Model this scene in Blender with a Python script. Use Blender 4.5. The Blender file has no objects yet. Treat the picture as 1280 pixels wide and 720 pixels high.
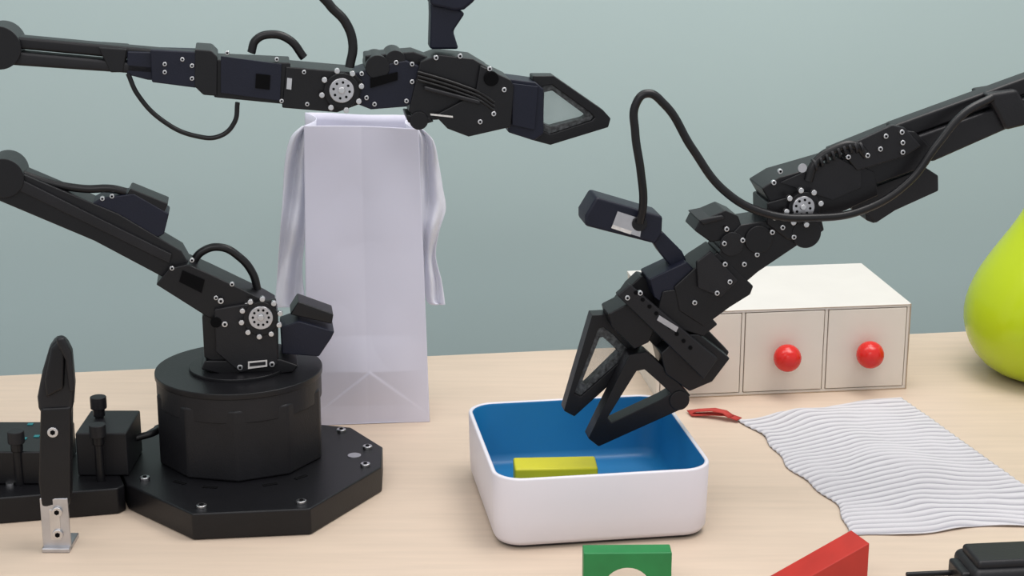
import bpy, bmesh, math, random
from mathutils import Vector, Matrix
from mathutils import noise as NZ
random.seed(4)
sc=bpy.context.scene
sc.view_settings.view_transform='Standard'
try: sc.view_settings.look='None'
except Exception: pass

# ------------------------------------------------------------ survey of the photo
F=2200.0; PITCH=math.radians(15.7); CAM=Vector((0,0,0.75))
FW=Vector((0,math.cos(PITCH),-math.sin(PITCH))); UP=Vector((0,math.sin(PITCH),math.cos(PITCH)))
def ray(px,py): return FW+Vector(((px-640)/F,0,0))+UP*((360-py)/F)
def G(px,py,z=0.0):
    d=ray(px,py); t=(z-CAM.z)/d.z; return CAM+d*t
class Plane:
    def __init__(s,x0,y0,k):
        s.p=Vector((x0,y0,0)); s.n=Vector((k,-1,0)).normalized(); s.t=Vector((1,k,0)).normalized()
def on(px,py,pl,off=0.0):
    d=ray(px,py); t=(pl.p+pl.n*off-CAM).dot(pl.n)/d.dot(pl.n); return CAM+d*t

# ------------------------------------------------------------ materials
def mat(name,col,rough=0.5,metal=0.0,noise=0.0,nscale=20,bump=0.0,bscale=200,spec=0.5,stretch=None,alpha=1.0):
    m=bpy.data.materials.new(name); m.use_nodes=True
    nt=m.node_tree; b=nt.nodes['Principled BSDF']
    b.inputs['Base Color'].default_value=(*col,1); b.inputs['Roughness'].default_value=rough
    b.inputs['Metallic'].default_value=metal
    b.inputs['Specular IOR Level'].default_value=spec
    b.inputs['Alpha'].default_value=alpha
    tc=nt.nodes.new('ShaderNodeTexCoord'); mp=nt.nodes.new('ShaderNodeMapping')
    nt.links.new(tc.outputs['Object'],mp.inputs['Vector'])
    if stretch: mp.inputs['Scale'].default_value=stretch
    if noise>0:
        n=nt.nodes.new('ShaderNodeTexNoise'); n.inputs['Scale'].default_value=nscale; n.inputs['Detail'].default_value=5
        nt.links.new(mp.outputs[0],n.inputs['Vector'])
        r=nt.nodes.new('ShaderNodeValToRGB')
        r.color_ramp.elements[0].position=0.3; r.color_ramp.elements[1].position=0.7
        r.color_ramp.elements[0].color=(*[c*(1-noise) for c in col],1)
        r.color_ramp.elements[1].color=(*[min(1,c*(1+noise)) for c in col],1)
        nt.links.new(n.outputs['Fac'],r.inputs[0]); nt.links.new(r.outputs[0],b.inputs['Base Color'])
    if bump>0:
        n2=nt.nodes.new('ShaderNodeTexNoise'); n2.inputs['Scale'].default_value=bscale
        nt.links.new(mp.outputs[0],n2.inputs['Vector'])
        bp=nt.nodes.new('ShaderNodeBump'); bp.inputs['Strength'].default_value=bump; bp.inputs['Distance'].default_value=0.001
        nt.links.new(n2.outputs['Fac'],bp.inputs['Height']); nt.links.new(bp.outputs[0],b.inputs['Normal'])
    return m
M_black=mat('black_anodised',(0.0050,0.0050,0.0064),0.40,0,0.15,30,0.1,600,0.32)
M_black2=mat('black_plastic',(0.0090,0.0090,0.0110),0.48,0,0.15,30,0.15,500,0.32)
M_navy=mat('navy_black_plastic',(0.0062,0.0078,0.0180),0.48,0,0.1,30,0.15,500,0.3)
M_rub=mat('cable_rubber',(0.005,0.005,0.006),0.36,0,0.1,40,spec=0.35)
M_steel=mat('steel',(0.60,0.60,0.61),0.28,1.0,0.08,60)
M_hole=mat('dark_recess',(0.002,0.002,0.0025),0.8,0,0.1,50,spec=0.1)
M_label=mat('label_paper',(0.62,0.60,0.58),0.6,0,0.12,300)
M_alu=mat('brushed_aluminium',(0.50,0.50,0.52),0.35,0.9,0.1,50)
M_gel=mat('clear_finger_film',(0.25,0.28,0.28),0.25,0,0.3,120,0.3,200,alpha=0.25)
M_pad=mat('speckled_finger_pad',(0.045,0.048,0.050),0.45,0,0.95,260,0.5,300)
M_bag=mat('white_bag_paper',(0.66,0.655,0.765),0.7,0,0.02,5,0.05,30)
M_rib=mat('white_ribbon_fabric',(0.74,0.74,0.82),0.85,0,0.03,40,0.3,500,alpha=0.80)
M_traw=mat('white_tray_plastic',(0.71,0.685,0.735),0.4,0,0.01,5)
M_trab=mat('blue_tray_lining',(0.010,0.180,0.42),0.42,0,0.06,8)
M_gap=mat('dark_tray_base',(0.03,0.025,0.03),0.6,0,0.1,20)
M_yel=mat('yellow_block_paint',(0.64,0.59,0.010),0.45,0,0.05,30)
M_green=mat('green_block_paint',(0.010,0.20,0.05),0.45,0,0.12,30)
M_red=mat('red_block_paint',(0.44,0.024,0.015),0.45,0,0.10,30)
M_knob=mat('red_knob_gloss',(0.62,0.014,0.010),0.22,0,0.03,30)
M_draw=mat('cream_drawer_board',(0.69,0.635,0.56),0.6,0,0.02,20,0.05,100)
M_drawt=mat('white_drawer_top',(0.64,0.615,0.575),0.6,0,0.02,20)
M_edge=mat('drawer_edge_kraft',(0.38,0.29,0.20),0.7,0,0.1,60)
M_lime=mat('lime_green_gloss',(0.43,0.55,0.004),0.22,0,0.04,6)
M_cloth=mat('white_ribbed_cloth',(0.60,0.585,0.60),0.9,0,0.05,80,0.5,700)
M_tag=mat('red_tag_fabric',(0.45,0.04,0.03),0.8,0,0.1,90)
M_led=mat('teal_marking',(0.01,0.18,0.20),0.5,0,0.1,90)
M_wood=mat('pale_birch_table',(0.61,0.49,0.385),0.5,0,0.05,6,0.04,60,0.35,(1.2,14,1))
M_wall=mat('teal_grey_wall_paint',(0.395,0.490,0.488),0.9,0,0.02,1.5,0.05,200,0.2)
M_floor=mat('grey_floor',(0.25,0.24,0.23),0.7,0,0.1,5)
M_leg=mat('table_leg_metal',(0.3,0.3,0.31),0.4,0.8,0.05,5)
# cloth ribs: groove shade painted into the colour, grey between white ribs
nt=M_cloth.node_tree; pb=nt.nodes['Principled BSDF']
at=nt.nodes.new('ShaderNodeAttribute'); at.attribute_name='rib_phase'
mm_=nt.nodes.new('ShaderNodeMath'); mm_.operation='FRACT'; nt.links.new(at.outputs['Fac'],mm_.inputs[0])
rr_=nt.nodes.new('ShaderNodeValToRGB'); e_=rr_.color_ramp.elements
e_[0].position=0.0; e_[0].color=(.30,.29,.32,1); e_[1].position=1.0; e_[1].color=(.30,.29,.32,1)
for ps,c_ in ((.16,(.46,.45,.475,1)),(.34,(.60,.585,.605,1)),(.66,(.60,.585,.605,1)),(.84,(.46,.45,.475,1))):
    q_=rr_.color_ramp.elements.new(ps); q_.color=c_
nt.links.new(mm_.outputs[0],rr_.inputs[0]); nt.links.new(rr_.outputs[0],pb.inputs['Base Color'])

# ------------------------------------------------------------ builders
def empty(name,loc):
    e=bpy.data.objects.new(name,None); e.location=loc; e.empty_display_size=0.05
    sc.collection.objects.link(e); return e
def finish(name,bm,m,parent=None,bev=0.0,smooth=False,seg=2,subsurf=0):
    bmesh.ops.recalc_face_normals(bm,faces=bm.faces)
    me=bpy.data.meshes.new(name); bm.to_mesh(me); bm.free()
    if smooth:
        for p in me.polygons: p.use_smooth=True
    o=bpy.data.objects.new(name,me); sc.collection.objects.link(o)
    for mm in (m if isinstance(m,(list,tuple)) else [m]): me.materials.append(mm)
    if parent:
        o.parent=parent; o.matrix_parent_inverse=Matrix.Translation(-parent.location)
    if bev>0:
        b=o.modifiers.new('bevel','BEVEL'); b.width=bev; b.segments=seg; b.limit_method='ANGLE'; b.angle_limit=0.6
        for p in me.polygons: p.use_smooth=True
        w=o.modifiers.new('wn','WEIGHTED_NORMAL'); w.keep_sharp=False
    if subsurf:
        s=o.modifiers.new('sub','SUBSURF'); s.levels=subsurf; s.render_levels=subsurf
    return o
def comp(P,h):
    zs=[p.z for p in P]; zc=(max(zs)+min(zs))/2; hh=max(1e-5,(max(zs)-min(zs))/2)
    k=min(h*0.28,hh*0.45)
    return [p-Vector((0,0,k*(p.z-zc)/hh)) for p in P]
def prism(name,pts,pl,h,m,par,off=0.0,bev=0.0015,cmp=True):
    """profile in the arm's vertical plane, extruded +-h across it"""
    P=[on(x,y,pl,off) for x,y in pts]
    if cmp: P=comp(P,h)
    bm=bmesh.new()
    a=[bm.verts.new(p+pl.n*h) for p in P]; b=[bm.verts.new(p-pl.n*h) for p in P]
    n=len(P); bm.faces.new(a); bm.faces.new(b[::-1])
    for i in range(n): bm.faces.new((a[i],b[i],b[(i+1)%n],a[(i+1)%n]))
    return finish(name,bm,m,par,bev)
def ring(name,outer,inner,pl,h,m,par,off=0.0,bev=0.001):
    O=[on(x,y,pl,off) for x,y in outer]; I=[on(x,y,pl,off) for x,y in inner]
    bm=bmesh.new(); n=len(O)
    of=[bm.verts.new(p+pl.n*h) for p in O]; ob=[bm.verts.new(p-pl.n*h) for p in O]
    jf=[bm.verts.new(p+pl.n*h) for p in I]; jb=[bm.verts.new(p-pl.n*h) for p in I]
    for i in range(n):
        j=(i+1)%n
        bm.faces.new((of[i],of[j],jf[j],jf[i])); bm.faces.new((ob[i],ob[j],jb[j],jb[i]))
        bm.faces.new((of[i],of[j],ob[j],ob[i])); bm.faces.new((jf[i],jf[j],jb[j],jb[i]))
    return finish(name,bm,m,par,bev)
def cyl_bm(bm,c,axis,r,l,seg=20,r2=None):
    q=Vector((0,0,1)).rotation_difference(axis.normalized()).to_matrix().to_4x4()
    bmesh.ops.create_cone(bm,cap_ends=True,segments=seg,radius1=r,radius2=r if r2 is None else r2,depth=l,matrix=Matrix.Translation(c)@q)
def cyl(name,c,axis,r,l,m,par,seg=32,bev=0.001,r2=None):
    bm=bmesh.new(); cyl_bm(bm,c,axis,r,l,seg,r2); return finish(name,bm,m,par,bev)
def rod(name,a,b,r,m,par,seg=24): return cyl(name,(a+b)/2,(b-a),r,(b-a).length,m,par,seg)
def disc(name,px,py,pl,off,r,l,m,par,seg=32,bev=0.0008):
    return cyl(name,on(px,py,pl,off),pl.n,r,l,m,par,seg,bev)
def screws(name,lst,pl,par,r=0.0033):
    bm=bmesh.new(); bh=bmesh.new()
    for x,y,off in lst:
        c=on(x,y,pl,off)
        cyl_bm(bm,c,pl.n,r,0.004,14); cyl_bm(bh,c+pl.n*0.0021,pl.n,r*0.5,0.0006,6)
    finish(name,bm,M_steel,par,0.0006); finish(name+'_sockets',bh,M_hole,par)
def horn(name,px,py,pl,off,r,par,n=8,spread=1.25):
    disc(name+'_hub',px,py,pl,off-0.004,r*1.15,0.010,M_black,par)
    disc(name,px,py,pl,off+0.002,r*0.8,0.004,M_alu,par)
    disc(name+'_centre',px,py,pl,off+0.005,r*0.22,0.004,M_steel,par,16)
    c=on(px,py,pl,off+0.004); bm=bmesh.new(); bh=bmesh.new(); z=Vector((0,0,1))
    for i in range(n):
        a=2*math.pi*i/n+0.2
        cyl_bm(bm,c+(pl.t*math.cos(a)+z*math.sin(a))*r*spread,pl.n,0.003,0.006,14)
        cyl_bm(bh,c+(pl.t*math.cos(a+.39)+z*math.sin(a+.39))*r*0.52-pl.n*0.0004,pl.n,0.0014,0.0018,10)
    finish(name+'_bolts',bm,M_steel,par,0.0006); finish(name+'_holes',bh,M_hole,par)
def cable(name,pts,r,m,par):
    cu=bpy.data.curves.new(name,'CURVE'); cu.dimensions='3D'; cu.bevel_depth=r; cu.bevel_resolution=4; cu.resolution_u=16; cu.use_fill_caps=True
    s=cu.splines.new('BEZIER'); s.bezier_points.add(len(pts)-1)
    for bp_,p in zip(s.bezier_points,pts):
        bp_.co=p; bp_.handle_left_type='AUTO'; bp_.handle_right_type='AUTO'
    o=bpy.data.objects.new(name,cu); sc.collection.objects.link(o); cu.materials.append(m)
    o.parent=par; o.matrix_parent_inverse=Matrix.Translation(-par.location); return o
def box(name,x0,x1,y0,y1,z0,z1,m,par=None,bev=0.001,M=None,seg=2):
    bm=bmesh.new(); bmesh.ops.create_cube(bm,size=1,matrix=Matrix.Translation(((x0+x1)/2,(y0+y1)/2,(z0+z1)/2))@Matrix.Diagonal((x1-x0,y1-y0,z1-z0,1)))
    if M is not None: bmesh.ops.transform(bm,matrix=M,verts=bm.verts)
    return finish(name,bm,m,par,bev,seg=seg)
def slab(name,pts,z0,z1,m,par,bev=0.0015,seg=2):
    bm=bmesh.new(); a=[bm.verts.new((x,y,z1)) for x,y in pts]; b=[bm.verts.new((x,y,z0)) for x,y in pts]; n=len(pts)
    bm.faces.new(a); bm.faces.new(b[::-1])
    for i in range(n): bm.faces.new((a[i],b[i],b[(i+1)%n],a[(i+1)%n]))
    return finish(name,bm,m,par,bev,seg=seg)

# ------------------------------------------------------------ room
YAW=math.atan(0.15)
T=Matrix.Translation((0,2.339,0))@Matrix.Rotation(YAW,4,'Z')
tab=empty('work_table',(0,2.0,-0.75))
box('table_top',-1.5,1.7,-1.0,0,-0.03,0,M_wood,tab,0.002,T)
for i,(x,y) in enumerate([(-1.4,-.08),(1.6,-.08),(-1.4,-.92),(1.6,-.92)]):
    box('leg_%d'%(i+1),x-.025,x+.025,y-.025,y+.025,-0.75,-0.03,M_leg,tab,0.002,T)
box('wall_back',-3,3.4,0.42,0.5,-0.75,2.1,M_wall,None,0,T)
box('floor',-3,3.4,-3.4,0.5,-0.80,-0.75,M_floor,None,0,T)
box('baseboard_back',-3,3.4,0.405,0.42,-0.75,-0.66,M_traw,None,0.002,T)

# ------------------------------------------------------------ tray
def rrect(w,d,r,n=8):
    out=[]
    for cx,cy,a0 in ((w/2-r,d/2-r,0),(-w/2+r,d/2-r,90),(-w/2+r,-d/2+r,180),(w/2-r,-d/2+r,270)):
        for i in range(n+1):
            a=math.radians(a0+90*i/n); out.append((cx+r*math.cos(a),cy+r*math.sin(a)))
    return out
def lathe_rr(name,levels,M,mats,midx,par):
    bm=bmesh.new(); loops=[]
    for (w,d,r,z) in levels:
        loops.append([bm.verts.new(M@Vector((x,y,z))) for x,y in rrect(w,d,r)])
    for li in range(len(loops)-1):
        A,B=loops[li],loops[li+1]; n=len(A)
        for i in range(n):
            f=bm.faces.new((A[i],A[(i+1)%n],B[(i+1)%n],B[i])); f.material_index=midx[li]
    f=bm.faces.new(loops[0]); f.material_index=midx[0]
    f=bm.faces.new(loops[-1]); f.material_index=midx[-1]
    return finish(name,bm,mats,par,0,True)
tc=Vector((0.0785,1.800,0)); tray=empty('storage_tray',tc)
TM=Matrix.Translation(tc)@Matrix.Rotation(math.radians(8.8),4,'Z')
W,D,H=0.230,0.240,0.079
lv=[(W-.020,D-.020,.022,0.0035),(W-.010,D-.010,.026,0.0045),(W-.004,D-.004,.028,0.010),(W-.002,D-.002,.030,0.030),(W,D,.031,H-.002),(W-.001,D-.001,.0305,H-.0005),(W-.003,D-.003,.030,H),(W-.007,D-.007,.028,H),(W-.009,D-.009,.027,H-.001),
    (W-.0095,D-.0095,.027,H-.003),(W-.014,D-.014,.026,0.018),(W-.020,D-.020,.024,0.010),(W-.034,D-.034,.020,0.0065)]
lathe_rr('tray_shell',lv,TM,[M_traw,M_trab],[0]*8+[1]*5,tray)
lathe_rr('tray_base',[(W-.022,D-.022,.022,0.0),(W-.012,D-.012,.024,0.0035),(W-.012,D-.012,.024,0.0045)],TM,[M_gap],[0,0,0],tray)  # thin dark line along the bottom of the tray

yb=empty('yellow_block',(0.048,1.806,0.0065))
YM=Matrix.Translation((0.0475,1.808,0))@Matrix.Rotation(math.radians(3),4,'Z')
box('block_body',-.0455,.0455,-.018,.018,0.0072,0.043,M_yel,yb,0.0025,YM,3)

# ------------------------------------------------------------ drawers
A=G(820,498); B=G(1133,489); A.z=B.z=0; A.y-=.003
L=(B-A).length+.002; ang=math.radians(7.2)
DM=Matrix.Translation(A)@Matrix.Rotation(ang,4,'Z'); HD=0.116; DD=0.205
dr=empty('drawer_box',A+Vector((.16,.1,0)))
t=.004
box('cabinet_top',-.001,L+.001,-.001,DD,HD-t,HD,M_drawt,dr,.0008,DM)
box('cabinet_bottom',0,L,0,DD,0,t,M_draw,dr,.0005,DM)
box('cabinet_back',0,L,DD-t,DD,t,HD-t,M_draw,dr,.0005,DM)
for i in range(4):
    x=(L-t)*i/3; box('divider_%d'%(i+1),x,x+t,0.0,DD-t,t,HD-t,M_draw,dr,.0005,DM)
for i in range(3):
    x0=(L-t)*i/3+t; x1=(L-t)*(i+1)/3
    box('gap_liner_%d'%(i+1),x0,x1,.006,.009,t,HD-t,M_edge,dr,0,DM)
    box('drawer_front_%d'%(i+1),x0+.001,x1-.001,-.001,.005,t+.001,HD-t-.001,M_draw,dr,.0008,DM)
    xc=(x0+x1)/2; c=DM@Vector((xc,-.018,HD*.47))
    bm=bmesh.new(); bmesh.ops.create_uvsphere(bm,u_segments=32,v_segments=18,radius=.0178,matrix=Matrix.Translation(c))
    finish('knob_%d'%(i+1),bm,M_knob,dr,0,True)
    rod('knob_stem_%d'%(i+1),c,DM@Vector((xc,.0,HD*.47)),.007,M_knob,dr)
for nm,a in (('edge_line_top',(0,L,-.0014,-.0008,HD-.0014,HD-.0006)),('edge_line_bottom',(0,L,-.0014,0,.0,.0012)),('edge_line_right',(L-.0006,L+.0006,-.0012,-.0002,0,HD))):
    box(nm,*a,M_edge,dr,0,DM)

# ------------------------------------------------------------ pear
pc=G(1315,468); pc.z=0
prof=[(.0,.0),(.05,.0),(.08,.006),(.106,.028),(.119,.058),(.1225,.085),(.117,.113),(.104,.142),(.088,.168),(.071,.193),(.055,.220),(.042,.250),(.033,.280),(.024,.300),(.010,.311),(0,.313)]
bm=bmesh.new(); N=64; loops=[]
for r,z in prof:
    if r==0: loops.append([bm.verts.new((pc.x,pc.y,z))])
    else: loops.append([bm.verts.new((pc.x+r*math.cos(2*math.pi*i/N),pc.y+r*math.sin(2*math.pi*i/N),z)) for i in range(N)])
for a,b in zip(loops,loops[1:]):
    for i in range(N):
        j=(i+1)%N
        if len(a)==1: bm.faces.new((a[0],b[i],b[j]))
        elif len(b)==1: bm.faces.new((a[i],a[j],b[0]))
        else: bm.faces.new((a[i],a[j],b[j],b[i]))
pe=empty('lime_pear_ornament',pc)
finish('pear_body',bm,M_lime,pe,0,True,subsurf=1)
cable('pear_stem',[Vector((pc.x,pc.y,.308)),Vector((pc.x+.003,pc.y,.325)),Vector((pc.x+.01,pc.y,.340))],.004,M_edge,pe)

# ------------------------------------------------------------ cloth
CA,CB,CC,CD=Vector((.2745,2.062)),Vector((.500,2.150)),Vector((.600,1.742)),Vector((.352,1.700))
bm=bmesh.new(); NU,NV=120,420; g=[]; PH=[]
for j in range(NV+1):
    v=j/NV; row=[]
    for i in range(NU+1):
        u=i/NU
        p=(CA*(1-u)+CB*u)*(1-v)+(CD*(1-u)+CC*u)*v
        p=p.copy()
        p.x+=(1-u)**3*(0.008*math.sin(v*9+0.6)+0.018*math.sin(v*math.pi)*1.0-.008*math.sin(v*31)*.3)
        p.y+=-(1-v)**4*0.004*(1+math.sin(u*15))+v**4*0.005*math.sin(u*12+1)
        w=NZ.noise(Vector((u*2.2,v*2.6,1.3)))
        w2=NZ.noise(Vector((u*5.0,v*7,5.3)))
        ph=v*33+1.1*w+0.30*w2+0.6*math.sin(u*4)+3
        amp=.0013*(0.85+0.5*NZ.noise(Vector((u*5,v*5,9))))
        z=.0036-amp*math.cos(2*math.pi*ph)+.0060*max(0,w)+.003*max(0,w2)
        e=min(u,1-u,v,1-v); z=z*min(1,.55+e*18)
        row.append(bm.verts.new((p.x,p.y,max(.0012,z)))); PH.append(ph)
    g.append(row)
for j in range(NV):
    for i in range(NU): bm.faces.new((g[j][i],g[j][i+1],g[j+1][i+1],g[j+1][i]))
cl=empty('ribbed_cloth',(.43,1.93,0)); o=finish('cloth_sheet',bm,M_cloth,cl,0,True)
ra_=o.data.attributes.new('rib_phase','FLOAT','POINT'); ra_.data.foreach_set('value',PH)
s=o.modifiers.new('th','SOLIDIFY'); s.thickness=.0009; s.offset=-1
bm=bmesh.new()
def ribbon_loop(bm,c,wd):
    L_=[];R_=[]
    for k,(x,y,z) in enumerate(c):
        a=Vector(c[max(0,k-1)]); b=Vector(c[min(len(c)-1,k+1)]); d=(b-a); q=Vector((-d.y,d.x,0)).normalized()*wd/2
        L_.append(bm.verts.new(Vector((x,y,z))+q)); R_.append(bm.verts.new(Vector((x,y,z))-q))
    for k in range(len(c)-1): bm.faces.new((L_[k],L_[k+1],R_[k+1],R_[k]))
pts=[]
for px,py,z in [(924,524,.004),(908,518,.006),(890,517,.005),(866,518,.002),(862,515,.003),(872,513,.006),(892,512,.011),(906,515,.010),(914,521,.006)]:
    q=G(px,py,z); pts.append((q.x,q.y,z))
ribbon_loop(bm,pts,.012)
o=finish('hanging_loop',bm,M_tag,cl,0,True); s=o.modifiers.new('th','SOLIDIFY'); s.thickness=.001; s.offset=0

# ------------------------------------------------------------ toy blocks, plug
bm=bmesh.new(); P=[(-.043,0),(-.024,0)]
for i in range(1,16):
    a=math.pi-math.pi*i/16; P.append((.024*math.cos(a),.024*math.sin(a)))
P+=[(.024,0),(.043,0),(.043,.040),(-.043,.040)]
gM=Matrix.Translation((.1125,1.575,0))@Matrix.Rotation(math.radians(1),4,'Z')
a=[bm.verts.new(gM@Vector((x,0,z))) for x,z in P]; b=[bm.verts.new(gM@Vector((x,.021,z))) for x,z in P]
bm.faces.new(a); bm.faces.new(b[::-1])
for i in range(len(P)): bm.faces.new((a[i],b[i],b[(i+1)%len(P)],a[(i+1)%len(P)]))
ge=empty('green_arch_block',(.1125,1.585,0)); finish('arch_body',bm,M_green,ge,.0012)

bm=bmesh.new(); dv=Vector((-.012,.032,0))
P=[Vector((.3468,1.576,0)),Vector((.3468,1.576,.050)),Vector((.258,1.562,.002)),Vector((.254,1.5615,0))]
a=[bm.verts.new(p) for p in P]; b=[bm.verts.new(p+dv) for p in P]
bm.faces.new(a); bm.faces.new(b[::-1])
for i in range(4): bm.faces.new((a[i],b[i],b[(i+1)%4],a[(i+1)%4]))
re_=empty('red_wedge_block',(.3,1.58,0)); finish('wedge_body',bm,M_red,re_,.0008)

pg=empty('power_plug',(.48,1.57,0))
PM=Matrix.Translation((.438,1.53,0))@Matrix.Rotation(math.radians(6),4,'Z')
box('plug_body',.0,.10,.0,.062,.0,.040,M_black2,pg,.008,PM,4)
box('plug_neck',.006,.095,.008,.054,.036,.047,M_black2,pg,.004,PM,3)
box('plug_collar',-.008,.004,.012,.05,.008,.034,M_black,pg,.003,PM,3)
for i,y in enumerate((.020,.042)): rod('pin_%d'%(i+1),PM@Vector((-.052,y,.021)),PM@Vector((0,y,.021)),.0028,M_black,pg)
cable('plug_lead',[PM@Vector((.095,.03,.02)),PM@Vector((.14,.03,.012)),PM@Vector((.22,.0,.0045)),PM@Vector((.34,-.08,.0045))],.0035,M_rub,pg)

# ------------------------------------------------------------ gift bag
BP=Plane(-.18,2.047,.10)
bg=empty('gift_bag',(-.18,2.09,0))
def bagpt(u,v,d):   # u 0..1 across, v 0..1 up, d depth
    bl,br=on(384,530,BP),on(537,527,BP); bl.z=br.z=0
    tl,tr=on(380,157,BP),on(523,161,BP)
    p=(bl*(1-u)+br*u)*(1-v)+(tl*(1-u)+tr*u)*v
    return p-BP.n*d
dep=.088; bm=bmesh.new()
def sheet(fn,NU=24,NV=40):
    gg=[[bm.verts.new(fn(i/NU,j/NV)) for i in range(NU+1)] for j in range(NV+1)]
    for j in range(NV):
        for i in range(NU): bm.faces.new((gg[j][i],gg[j][i+1],gg[j+1][i+1],gg[j+1][i]))
def sst(a,b,x):
    t_=max(0,min(1,(x-a)/(b-a))); return t_*t_*(3-2*t_)
def wav(u,v):
    e=math.sin(math.pi*u)
    c=.0045*e*NZ.noise(Vector((u*2,v*3,2)))+.0012*e*(abs(NZ.noise(Vector((u*3,v*5,7))))-.2)
    c-=.0085*max(0,1-abs(u-.5)/.5)*(.25+.75*v)          # centre vertical fold
    roof=.185-abs(u-.52)*.33                             # folded base: pitched crease line
    c+=.0009*(1-sst(-.005,.005,v-roof))*e
    c+=.0045*max(0,1-abs(v-.185)/.12)*e
    return c
sheet(lambda u,v:bagpt(u,v,-wav(u,v)),120,320)
sheet(lambda u,v:bagpt(u,v,dep+.003*math.sin(u*9)*v))
sheet(lambda u,v:bagpt(0,v,u*dep)+BP.t*.014*math.sin(math.pi*u)*v)
sheet(lambda u,v:bagpt(1,v,u*dep)-BP.t*.014*math.sin(math.pi*u)*v)
sheet(lambda u,v:bagpt(u,0.0,v*dep)+Vector((0,0,.001)))
o=finish('bag_paper',bm,M_bag,bg,0,True); s=o.modifiers.new('th','SOLIDIFY'); s.thickness=.0006; s.offset=0
def drape(name,rows,off,m,par,rip=.006,fr=3):
    bm=bmesh.new(); gg=[]; K=18; n=len(rows); S=8
    def cr(k,t):
        a=rows[max(0,k-1)];b=rows[k];c=rows[min(n-1,k+1)];d=rows[min(n-1,k+2)]
        return [0.5*((2*b[q])+(c[q]-a[q])*t+(2*a[q]-5*b[q]+4*c[q]-d[q])*t*t+(3*b[q]-a[q]-3*c[q]+d[q])*t**3) for q in range(3)]
    for k in range(n-1):
        for s_ in range(S):
            xl,xr,y=cr(k,s_/S); row=[]
            for i in range(K+1):
                u=i/K; p=on(xl+(xr-xl)*u,y,BP,off+rip*math.sin(u*math.pi*fr+y*.03)+.004*math.sin(y*.05)+.004*NZ.noise(Vector((u*2,y*.03,4))))
                row.append(bm.verts.new(p))
            gg.append(row)
    for j in range(len(gg)-1):
        for i in range(K): bm.faces.new((gg[j][i],gg[j][i+1],gg[j+1][i+1],gg[j+1][i]))
    o=finish(name,bm,m,par,0,True); s=o.modifiers.new('th','SOLIDIFY'); s.thickness=.0008
drape('ribbon_left',[(378,384,158),(364,383,172),(357,382,200),(354,384,240),(350,382,290),(347,378,335),(345,381,372),(347,383,385)],-.03,M_rib,bg)
drape('ribbon_right',[(518,524,158),(520,541,175),(521,548,205),(524,553,235),(524,557,262),(526,549,290),(528,545,320),(530,552,350),(534,556,376),(545,556,381)],-.03,M_rib,bg)

# ------------------------------------------------------------ robot arm base
def arm_base(par,c,mir):
    def q(x,y): return (c.x+mir*(x+.306),c.y+(y-1.874))
    pl_=[(-.332,1.695),(-.211,1.709),(-.145,1.828),(-.148,1.89),(-.190,1.955),(-.30,1.985),(-.42,1.965),(-.455,1.88),(-.417,1.777)]
    slab('base_plate',[q(x,y) for x,y in pl_],0.0004,.030,M_black,par,.002)
    N=10; R=.094
    slab('turret_body',[(c.x+R*math.cos(2*math.pi*(i+.5)/N+.1),c.y+R*math.sin(2*math.pi*(i+.5)/N+.1)) for i in range(N)],.030,.112,M_black2,par,.003)
    cyl('turret_collar',Vector((c.x,c.y,.112)),Vector((0,0,1)),.0915,.03,M_black2,par,64)
    cyl('turret_lid',Vector((c.x,c.y,.1275)),Vector((0,0,1)),.093,.007,M_black,par,64)
    cyl('turret_disc',Vector((c.x,c.y,.132)),Vector((0,0,1)),.055,.006,M_black,par,48)
    bm=bmesh.new();bh=bmesh.new()
    for x,y in [(-.325,1.712),(-.222,1.724),(-.163,1.83),(-.165,1.885),(-.20,1.94),(-.40,1.79)]:
        X,Y=q(x,y); cyl_bm(bm,Vector((X,Y,.0315)),Vector((0,0,1)),.0055,.004,16); cyl_bm(bh,Vector((X,Y,.0337)),Vector((0,0,1)),.0024,.001,6)
    finish('plate_screws',bm,M_steel,par,.0008); finish('plate_screw_sockets',bh,M_hole,par)
    bs=bmesh.new()
    for a0 in (-2.1,-1.75,-1.15,-.8):
        X,Y=c.x+.108*math.cos(a0),c.y+.108*math.sin(a0)
        bmesh.ops.create_cube(bs,size=1,matrix=Matrix.Translation((X,Y,.0302))@Matrix.Rotation(a0+math.pi/2,4,'Z')@Matrix.Diagonal((.016,.005,.0008,1)))
    finish('plate_slots',bs,M_hole,par)
    X,Y=q(-.178,1.862)
    cyl('plate_badge',Vector((X,Y,.0303)),Vector((0,0,1)),.0075,.0008,M_alu,par,24,0)

# ============================================================ LEFT ARM
LP=Plane(-.306,1.874,.15)
la=empty('robot_arm',(-.306,1.874,0))
arm_base(la,Vector((-.306,1.874,0)),1)
# shoulder
prism('shoulder_block',[(253,385),(262,362),(300,350),(338,368),(347,385),(348,458),(300,468),(256,442)],LP,.026,M_black,la,.0)
prism('shoulder_side_plate',[(268,385),(345,372),(347,456),(300,466),(270,440)],LP,.003,M_black2,la,.030)
prism('shoulder_foot',[(256,432),(350,432),(372,446),(366,460),(300,472),(252,450)],LP,.030,M_black,la,0)
prism('shoulder_label',[(310,452),(334,450),(334,458),(310,461)],LP,.0006,M_label,la,.0345,0,False)
prism('shoulder_label_print',[(312,454),(332,452),(332,456),(312,458)],LP,.0003,M_black2,la,.0354,0,False)
horn('shoulder_horn',326,397,LP,.034,.0165,la,10,1.3)
screws('shoulder_screws',[(300,459,.033),(340,455,.033),(281,405,.033),(276,376,.033)],LP,la)
prism('shoulder_rear_servo',[(350,398),(372,388),(417,405),(413,416),(398,445),(352,440)],LP,.022,M_navy,la,-.005)
prism('shoulder_rear_cap',[(372,366),(416,388),(414,405),(362,388)],LP,.018,M_black,la,-.005)
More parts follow.
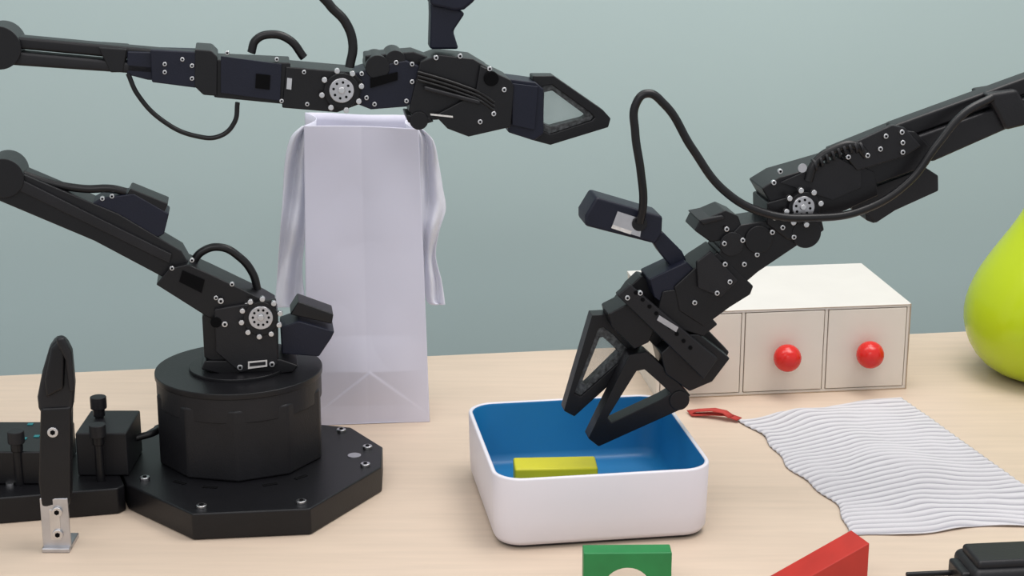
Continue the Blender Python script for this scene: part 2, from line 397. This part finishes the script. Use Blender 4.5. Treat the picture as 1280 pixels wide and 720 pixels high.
disc('servo_recess',270,403,LP,.0336,.006,.001,M_hole,la)
# upper arm
prism('upper_arm_beam',[(2,190),(32,208),(150,262),(228,312),(240,335),(205,347),(120,298),(0,243)],LP,.020,M_black,la,0)
prism('upper_arm_rib',[(25,222),(215,318),(212,330),(22,236)],LP,.003,M_black2,la,.021,.001)
prism('upper_arm_bracket',[(196,345),(212,322),(235,316),(262,330),(330,368),(345,378),(318,420),(300,404),(260,392)],LP,.024,M_black,la,.004)
prism('bracket_window',[(228,338),(256,350),(252,366),(224,352)],LP,.001,M_hole,la,.0285,.0,False)
prism('servo_case_upper',[(110,250),(128,238),(168,232),(212,262),(206,292),(190,302)],LP,.018,M_navy,la,0)
prism('servo_lid_upper',[(164,226),(211,251),(204,272),(154,250)],LP,.017,M_black,la,0)
disc('elbow_ring_lower',8,217,LP,0,.021,.050,M_black,la,40)
screws('upper_screws',[(240,325,.027),(290,355,.027),(215,335,.027),(270,372,.027),(308,381,.029),(128,248,.017),(140,245,.017)],LP,la,.0026)
cable('servo_cable_lower',[on(x,y,LP,.012) for x,y in [(22,215),(60,228),(105,236),(140,236),(158,240)]],.0045,M_rub,la)
cable('servo_cable_shoulder',[on(x,y,LP,.0) for x,y in [(240,330),(252,315),(275,309),(300,322),(316,342),(322,362)]],.0045,M_rub,la)
# elbow bracket (beyond the left of the view)
prism('elbow_bracket',[(-120,30),(-20,26),(2,50),(-15,85),(-42,110),(-42,160),(4,205),(-2,238),(-60,230),(-125,150)],LP,.018,M_black,la,0,.003)
disc('elbow_ring_upper',2,56,LP,0,.0225,.050,M_black,la,40)
# forearm
prism('forearm_tube_top',[(0,38),(140,54),(250,66),(250,84),(140,72),(0,56)],LP,.012,M_black,la,.006,.003)
prism('forearm_tube_lower',[(0,57),(140,73),(250,86),(250,100),(140,90),(0,78)],LP,.012,M_black2,la,.009,.003)
prism('forearm_clamp',[(124,48),(160,52),(156,94),(140,94)],LP,.022,M_black,la,.0)
prism('forearm_block_a',[(160,54),(248,58),(250,108),(186,101),(160,92)],LP,.021,M_navy,la,.0)
prism('forearm_block_b',[(188,60),(258,64),(256,112),(190,103)],LP,.004,M_navy,la,.023)
prism('forearm_flange',[(244,48),(264,50),(272,60),(272,124),(255,122),(244,108)],LP,.028,M_black,la,.0)
prism('forearm_servo_a',[(268,62),(362,68),(360,134),(268,122)],LP,.025,M_black,la,.0)
prism('servo_face_a',[(276,70),(352,80),(350,126),(276,116)],LP,.0015,M_navy,la,.0265,.0005,False)
prism('servo_connector',[(359,97),(365,98),(364,112),(358,111)],LP,.001,M_steel,la,.0285,0,False)
prism('servo_slot',[(320,92),(338,94),(337,112),(319,110)],LP,.001,M_hole,la,.0285,0,False)
prism('forearm_servo_b',[(356,70),(440,80),(452,95),(446,132),(420,144),(352,136)],LP,.027,M_black,la,.0)
screws('forearm_screws',[(206,80,.027),(206,90,.027),(240,82,.027),(228,74,.027),(284,66,.025),(346,74,.025),(240,98,.027),(352,126,.027),(380,90,.027),(384,130,.027)],LP,la,.0024)
horn('wrist_horn',427,113,LP,.032,.0165,la,8,1.3)
prism('wrist_bracket',[(440,84),(470,72),(505,64),(530,78),(528,118),(505,136),(462,140),(438,128)],LP,.024,M_navy,la,0)
disc('wrist_pivot_top',470,80,LP,.0,.013,.05,M_black,la)
disc('wrist_pivot_knuckle',492,72,LP,.0,.011,.046,M_black,la)
prism('wrist_bracket_upper',[(455,62),(515,56),(545,72),(540,96),(455,96)],LP,.018,M_black,la,-.003)
prism('wrist_window',[(463,98),(497,90),(497,100),(463,110)],LP,.001,M_hole,la,.0255,0,False)
screws('wrist_screws',[(452,92,.025),(458,122,.025),(515,80,.026),(515,102,.026),(468,130,.025),(508,126,.025),(495,78,.025)],LP,la,.0026)
prism('gripper_servo',[(522,66),(545,56),(588,62),(610,78),(612,150),(560,152),(520,154),(508,140)],LP,.026,M_black,la,.0)
prism('gripper_servo_belly',[(505,134),(535,140),(540,150),(526,157),(508,152)],LP,.022,M_black,la,.006)
disc('gripper_lower_knuckle',521,146,LP,.004,.010,.05,M_black,la)
prism('gripper_nose',[(596,68),(634,90),(638,100),(634,160),(582,174),(556,162),(540,142),(590,110)],LP,.028,M_black,la,.004)
prism('gripper_rib',[(530,106),(600,126),(600,132),(530,112)],LP,.003,M_black2,la,.033)
prism('gripper_mark',[(538,142),(566,145),(566,147),(538,144)],LP,.0006,M_label,la,.0345,0,False)
prism('finger_carriage',[(628,88),(666,94),(676,104),(676,168),(664,178),(632,166)],LP,.020,M_navy,la,.004)
prism('finger_carriage_face',[(640,104),(672,108),(668,162),(640,156)],LP,.002,M_navy,la,.026,.0005,False)
ring('finger',[(664,93),(690,93),(752,136),(761,146),(758,157),(686,179),(660,172)],[(676,106),(688,104),(736,139),(741,145),(737,149),(686,166),(674,160)],LP,.011,M_black,la,.004)
ring('finger_pad',[(676,106),(688,104),(736,139),(741,145),(737,149),(686,166),(674,160)],[(679,114),(689,112),(727,140),(731,144),(726,147),(687,157),(678,153)],LP,.007,M_pad,la,.004,.0005)
prism('finger_film',[(678,110),(688,108),(732,138),(736,145),(732,149),(686,162),(678,156)],LP,.0008,M_gel,la,-.004,0,False)
screws('gripper_screws',[(612,86,.032),(600,152,.032),(617,102,.032),(617,142,.032),(630,112,.032),(545,72,.026),(575,70,.026)],LP,la,.0028)
disc('gripper_crank',614,98,LP,.033,.008,.006,M_hole,la)
# camera post rising from the wrist
prism('camera_post',[(535,-60),(572,-60),(570,10),(580,16),(565,40),(572,64),(536,64),(537,20)],LP,.013,M_navy,la,.0,.003)
prism('camera_housing',[(528,-60),(594,-55),(592,2),(578,16),(566,18),(536,10)],LP,.020,M_navy,la,.0,.004)
cable('camera_cable',[on(x,y,LP,.024) for x,y in [(470,-60),(400,-15),(412,6),(432,28),(441,55),(437,84)]],.005,M_rub,la)
cable('forearm_cable',[on(x,y,LP,.012) for x,y in [(314,66),(320,50),(340,43),(362,50),(380,72)]],.0045,M_rub,la)
cable('hanging_cable',[on(x,y,LP,.02) for x,y in [(160,92),(172,118),(205,152),(245,170),(275,170),(293,153),(297,128)]],.0026,M_rub,la)
for i in range(3):
    cable('servo_lead_%d'%i,[on(x,y+i*5,LP,.032) for x,y in [(522,90),(550,98),(580,108),(600,116),(618,128)]],.0016,M_rub,la)

# ============================================================ RIGHT ARM
RP=Plane(.08,1.80,.15)
ra=empty('robot_arm.001',(1.02,1.97,0))
prism('forearm_tube_top',[(1110,158),(1280,93),(1480,20),(1480,40),(1280,116),(1118,178)],RP,.012,M_black,ra,.004,.003)
prism('forearm_tube_lower',[(1118,178),(1280,118),(1480,42),(1480,66),(1280,148),(1160,204)],RP,.014,M_black2,ra,.006,.003)
prism('forearm_strap',[(1222,108),(1262,100),(1280,146),(1272,158),(1246,166),(1236,140)],RP,.023,M_black2,ra,.004,.004)
prism('forearm_servo_a',[(1040,188),(1118,150),(1134,152),(1150,172),(1158,188),(1150,204),(1086,232),(1060,222)],RP,.024,M_black,ra,0)
prism('servo_top_plate',[(1048,186),(1114,154),(1130,158),(1150,182),(1128,196),(1070,214)],RP,.004,M_black2,ra,.026)
prism('forearm_servo_b',[(944,228),(966,212),(1048,184),(1084,205),(1088,240),(1048,262),(1010,278),(960,262)],RP,.025,M_black,ra,0)
prism('servo_face_b',[(975,228),(1046,196),(1076,212),(1076,234),(1040,250)],RP,.0015,M_black2,ra,.0262,.0005)
prism('forearm_lower_case',[(1052,240),(1090,226),(1150,200),(1166,212),(1166,234),(1112,262),(1088,280),(1078,268),(1060,262)],RP,.017,M_black2,ra,-.004)
prism('forearm_hook',[(1078,258),(1112,258),(1094,274),(1088,280),(1078,274)],RP,.012,M_black,ra,0)
disc('brand_badge',1003,210,RP,.0285,.0048,.001,M_alu,ra,24,0)
prism('wrist_yoke',[(950,240),(985,228),(1014,250),(1020,285),(1000,303),(975,300),(950,275)],RP,.028,M_black,ra,0)
disc('wrist_pivot',998,284,RP,0,.016,.058,M_black,ra)
horn('wrist_horn',1004,259,RP,.033,.0150,ra,8,1.25)
prism('wrist_link',[(900,290),(918,268),(950,262),(975,275),(990,298),(940,338),(926,352),(908,345),(888,318)],RP,.024,M_black,ra,0)
disc('link_boss_a',940,292,RP,.0,.015,.054,M_black,ra)
disc('link_boss_b',907,298,RP,.0,.013,.052,M_black2,ra)
prism('wrist_servo',[(862,284),(868,268),(900,250),(916,260),(922,284),(905,298),(882,304)],RP,.022,M_black,ra,0)
prism('wrist_servo_cap',[(866,268),(896,258),(900,266),(872,280)],RP,.024,M_black2,ra,.002)
prism('wrist_rotate_body',[(866,318),(890,300),(934,350),(930,362),(905,380),(872,408),(842,385),(836,350)],RP,.025,M_black,ra,0)
prism('wrist_rotate_face',[(870,326),(888,312),(922,350),(900,372),(872,360)],RP,.003,M_black2,ra,.027)
prism('camera_bracket_foot',[(806,340),(852,314),(872,338),(868,364),(834,388),(812,368)],RP,.022,M_navy,ra,0)
prism('camera_bracket_arm',[(806,286),(826,284),(850,312),(856,326),(836,334),(822,314)],RP,.010,M_navy,ra,0,.002)
prism('camera_housing',[(741,234),(823,264),(822,290),(814,306),(727,278),(727,262)],RP,.021,M_navy,ra,.0,.003)
prism('camera_label',[(772,264),(803,274),(800,296),(764,285)],RP,.0008,M_alu,ra,.022,0,False)
prism('camera_label_print',[(766,281),(790,289),(788,293),(764,285)],RP,.0004,M_label,ra,.0232,0,False)
disc('camera_cable_socket',798,278,RP,.018,.008,.014,M_black,ra)
# gripper body
prism('gripper_plate',[(784,352),(798,338),(824,346),(908,438),(900,455),(882,474),(850,470),(768,376)],RP,.012,M_black,ra,-.014)
prism('gripper_rail',[(770,366),(786,352),(896,448),(878,474)],RP,.006,M_black2,ra,.026)
prism('gripper_core',[(822,350),(850,345),(890,402),(872,420),(846,410),(816,378)],RP,.024,M_black,ra,0)
prism('carriage_left',[(756,382),(782,366),(816,398),(806,426),(788,436),(760,402)],RP,.020,M_black,ra,.002)
prism('carriage_right',[(820,432),(846,404),(868,404),(906,440),(884,474),(856,488),(826,462)],RP,.022,M_black,ra,.002)
prism('carriage_cap',[(848,436),(870,424),(896,446),(880,468)],RP,.003,M_black2,ra,.026)
prism('rail_light_gap',[(824,394),(848,409),(845,415),(821,400)],RP,.0006,M_alu,ra,.033,0,False)
ring('finger_left',[(738,391),(758,390),(772,404),(806,436),(716,517),(703,510)],[(746,407),(752,406),(764,415),(786,437),(724,492),(716,488)],RP,.010,M_black,ra,-.012)
ring('finger_pad_left',[(746,407),(752,406),(764,415),(786,437),(724,492),(716,488)],[(748,420),(752,419),(761,427),(772,438),(731,478),(726,475)],RP,.007,M_pad,ra,-.012,.0005)
prism('finger_film_left',[(746,407),(752,406),(764,415),(786,437),(724,492),(716,488)],RP,.0008,M_gel,ra,-.018,0,False)
ring('finger_right',[(784,440),(806,436),(830,458),(860,490),(848,508),(746,554),(733,544)],[(793,460),(803,458),(820,473),(836,488),(824,495),(762,524),(757,518)],RP,.011,M_black,ra,.010)
disc('finger_heel',846,496,RP,.010,.011,.026,M_black,ra)
screws('right_arm_screws',[(1127,165,.031),(1107,170,.031),(1100,186,.031),(1084,194,.031),(1128,190,.031),(975,214,.026),(967,228,.026),(1060,196,.031),(1128,178,.031),
  (908,286,.026),(928,300,.026),(946,318,.025),(930,330,.025),(965,290,.029),(978,284,.029),(905,304,.026),(968,272,.029),(992,296,.029),(906,330,.03),(912,352,.031),(896,366,.031),
  (862,432,.029),(884,456,.029),(800,366,.032),(784,372,.032),(876,466,.029),(868,378,.027)],RP,ra,.0028)
bm=bmesh.new()
for k in range(9):
    x=795+k*8.5; y=366+k*8.6; cyl_bm(bm,on(x,y,RP,.0325),RP.n,.0022,.001,12)
finish('rail_holes',bm,M_hole,ra)
cable('camera_cable',[on(x,y,RP,o_) for x,y,o_ in [(800,278,.026),(804,255,.03),(801,215,.034),(794,165,.034),(795,130,.034),(808,117,.034),(830,130,.034),(865,185,.034),(905,238,.038),(955,266,.040),(1020,272,.044),(1080,262,.042),(1135,228,.040),(1172,180,.040),(1205,142,.034),(1240,122,.028)]],.0044,M_rub,ra)
cable('servo_cable',[on(x,y,RP,.028) for x,y in [(1010,226),(1018,205),(1040,188),(1070,182),(1082,194)]],.005,M_rub,ra)
bm=bmesh.new()
for k in range(9):
    f=k/8; x=1018+58*f; y=206-22*math.sin(f*1.7); cyl_bm(bm,on(x,y,RP,.028),RP.t+Vector((0,0,.35)),.0068,.003,16)
finish('cable_spring',bm,M_black2,ra,.0006)
# rest of the arm beyond the right of the view
bc=Vector((1.02,1.97,0)); arm_base(ra,bc,-1)
el=on(1480,42,RP)
cyl('elbow_ring',el,RP.n,.032,.056,M_black,ra,40)
rod('upper_arm_beam',el,bc+Vector((0,0,.2)),.024,M_black,ra)
box('shoulder_block',bc.x-.04,bc.x+.04,bc.y-.028,bc.y+.028,.134,.225,M_black,ra,.003)

# ============================================================ mount, thumb-screws and clamp at the left
cb=empty('controller_mount',(-.52,1.85,0))
slab('mount_plate',[(-.62,1.735),(-.545,1.738),(-.425,1.765),(-.419,1.775),(-.459,1.88),(-.47,1.92),(-.62,1.92)],0,.030,M_black,cb,.002)
x0=on(95,560,Plane(0,1.80,0)).x; x1=on(159,560,Plane(0,1.80,0)).x
box('relay_case',x0,x1,1.80,1.875,.0302,.080,M_black2,cb,.002)
box('hub_case',-.63,x0-.018,1.775,1.87,.0302,.068,M_black,cb,.002)
for i,(px,py) in enumerate([(30,548),(46,545),(38,530)]):
    p=G(px,py,.0685); box('marking_%d'%i,p.x-.003,p.x+.003,p.y-.003,p.y+.003,.068,.0688,M_led,cb,0)
def thumb(nm,px,py,z,zb,par=cb):
    p=G(px,py,z)
    cyl(nm+'_cap',Vector((p.x,p.y,z)),Vector((0,0,1)),.009,.014,M_black2,par,20,.001)
    cyl(nm+'_collar',Vector((p.x,p.y,z-.011)),Vector((0,0,1)),.0065,.01,M_black,par,20)
    cyl(nm+'_shaft',Vector((p.x,p.y,(z+zb)/2-.006)),Vector((0,0,1)),.0048,(z-zb)-.01,M_black,par,16)
thumb('thumbscrew_back',123,503,.098,.078)
thumb('thumbscrew_front',122,538,.088,.03)
thumb('thumbscrew_left',20,546,.085,.03)
bm=bmesh.new(); 
p=G(13,605,.031); cyl_bm(bm,p,Vector((0,0,1)),.005,.004,14); finish('mount_screw',bm,M_steel,cb)
cable('base_cable',[Vector((x1-.003,1.85,.055)),Vector((x1+.02,1.86,.06)),Vector((-.40,1.87,.06)),Vector((-.39,1.875,.06))],.004,M_rub,cb)

HP=Plane(-.46,1.685,.15)
hd=empty('table_clamp',(-.44,1.685,0))
prism('clamp_upright',[(52,500),(90,498),(90,622),(88,632),(54,632),(50,600)],HP,.014,M_black,hd,0,.003)
prism('clamp_grip',[(62,430),(70,417),(82,419),(90,436),(94,480),(92,514),(50,516),(48,495),(54,460)],HP,.012,M_black2,hd,0,.005)
prism('clamp_grip_ridge',[(56,474),(64,434),(74,424),(82,434),(80,486),(58,498)],HP,.004,M_black,hd,.013,.003)
prism('clamp_tip',[(70,419),(80,418),(90,438),(94,490),(87,490),(82,448),(72,428)],HP,.006,M_black2,hd,.014,.003)
def foot(px0,px1,py):
    a=on(px0,686,HP,.012); b=on(px1,684,HP,.012); zt=on(70,py,HP,.012).z
    box('bracket_upright',a.x,b.x,a.y-.000,a.y+.004,.0,zt,M_alu,hd,.001)
    box('bracket_foot',a.x,b.x,a.y-.006,a.y+.035,0,.005,M_alu,hd,.001)
    box('bracket_slot',a.x+.009,b.x-.009,a.y-.0008,a.y+.001,.012,zt-.012,M_steel,hd,.0004)
foot(54,90,622)
screws('clamp_screws',[(66,540,.015),(71,640,.016),(72,668,.016)],HP,hd,.0055)

# ------------------------------------------------------------ light
w=bpy.data.worlds.new('World'); sc.world=w; w.use_nodes=True
w.node_tree.nodes['Background'].inputs[0].default_value=(0.95,0.97,1.0,1); w.node_tree.nodes['Background'].inputs[1].default_value=0.70
def area(n,loc,tgt,sx,sy,e,col):
    l=bpy.data.lights.new(n,'AREA'); l.shape='RECTANGLE'; l.size=sx; l.size_y=sy; l.energy=e; l.color=col
    o=bpy.data.objects.new(n,l); sc.collection.objects.link(o); o.location=loc
    o.rotation_euler=(Vector(tgt)-Vector(loc)).to_track_quat('-Z','Y').to_euler(); return o
area('ceiling_light_panel',(0.55,2.0,1.8),(0.1,1.85,0),1.6,.8,19,(1,.955,.92))
area('ceiling_light_front',(-0.6,-0.4,2.0),(0,1.9,.1),2.0,1.2,21,(1,.96,.95))
area('wall_fill_light',(0.2,1.75,2.0),(0.3,2.75,.25),3.2,.5,19,(1,.98,.97))  # fill lamp added to brighten the back wall, not a known fixture

cd=bpy.data.cameras.new('camera'); co=bpy.data.objects.new('camera',cd); sc.collection.objects.link(co)
cd.sensor_width=36; cd.lens=F/1280*36; co.location=CAM; co.rotation_euler=(math.pi/2-PITCH,0,0); cd.clip_start=.05
sc.camera=co
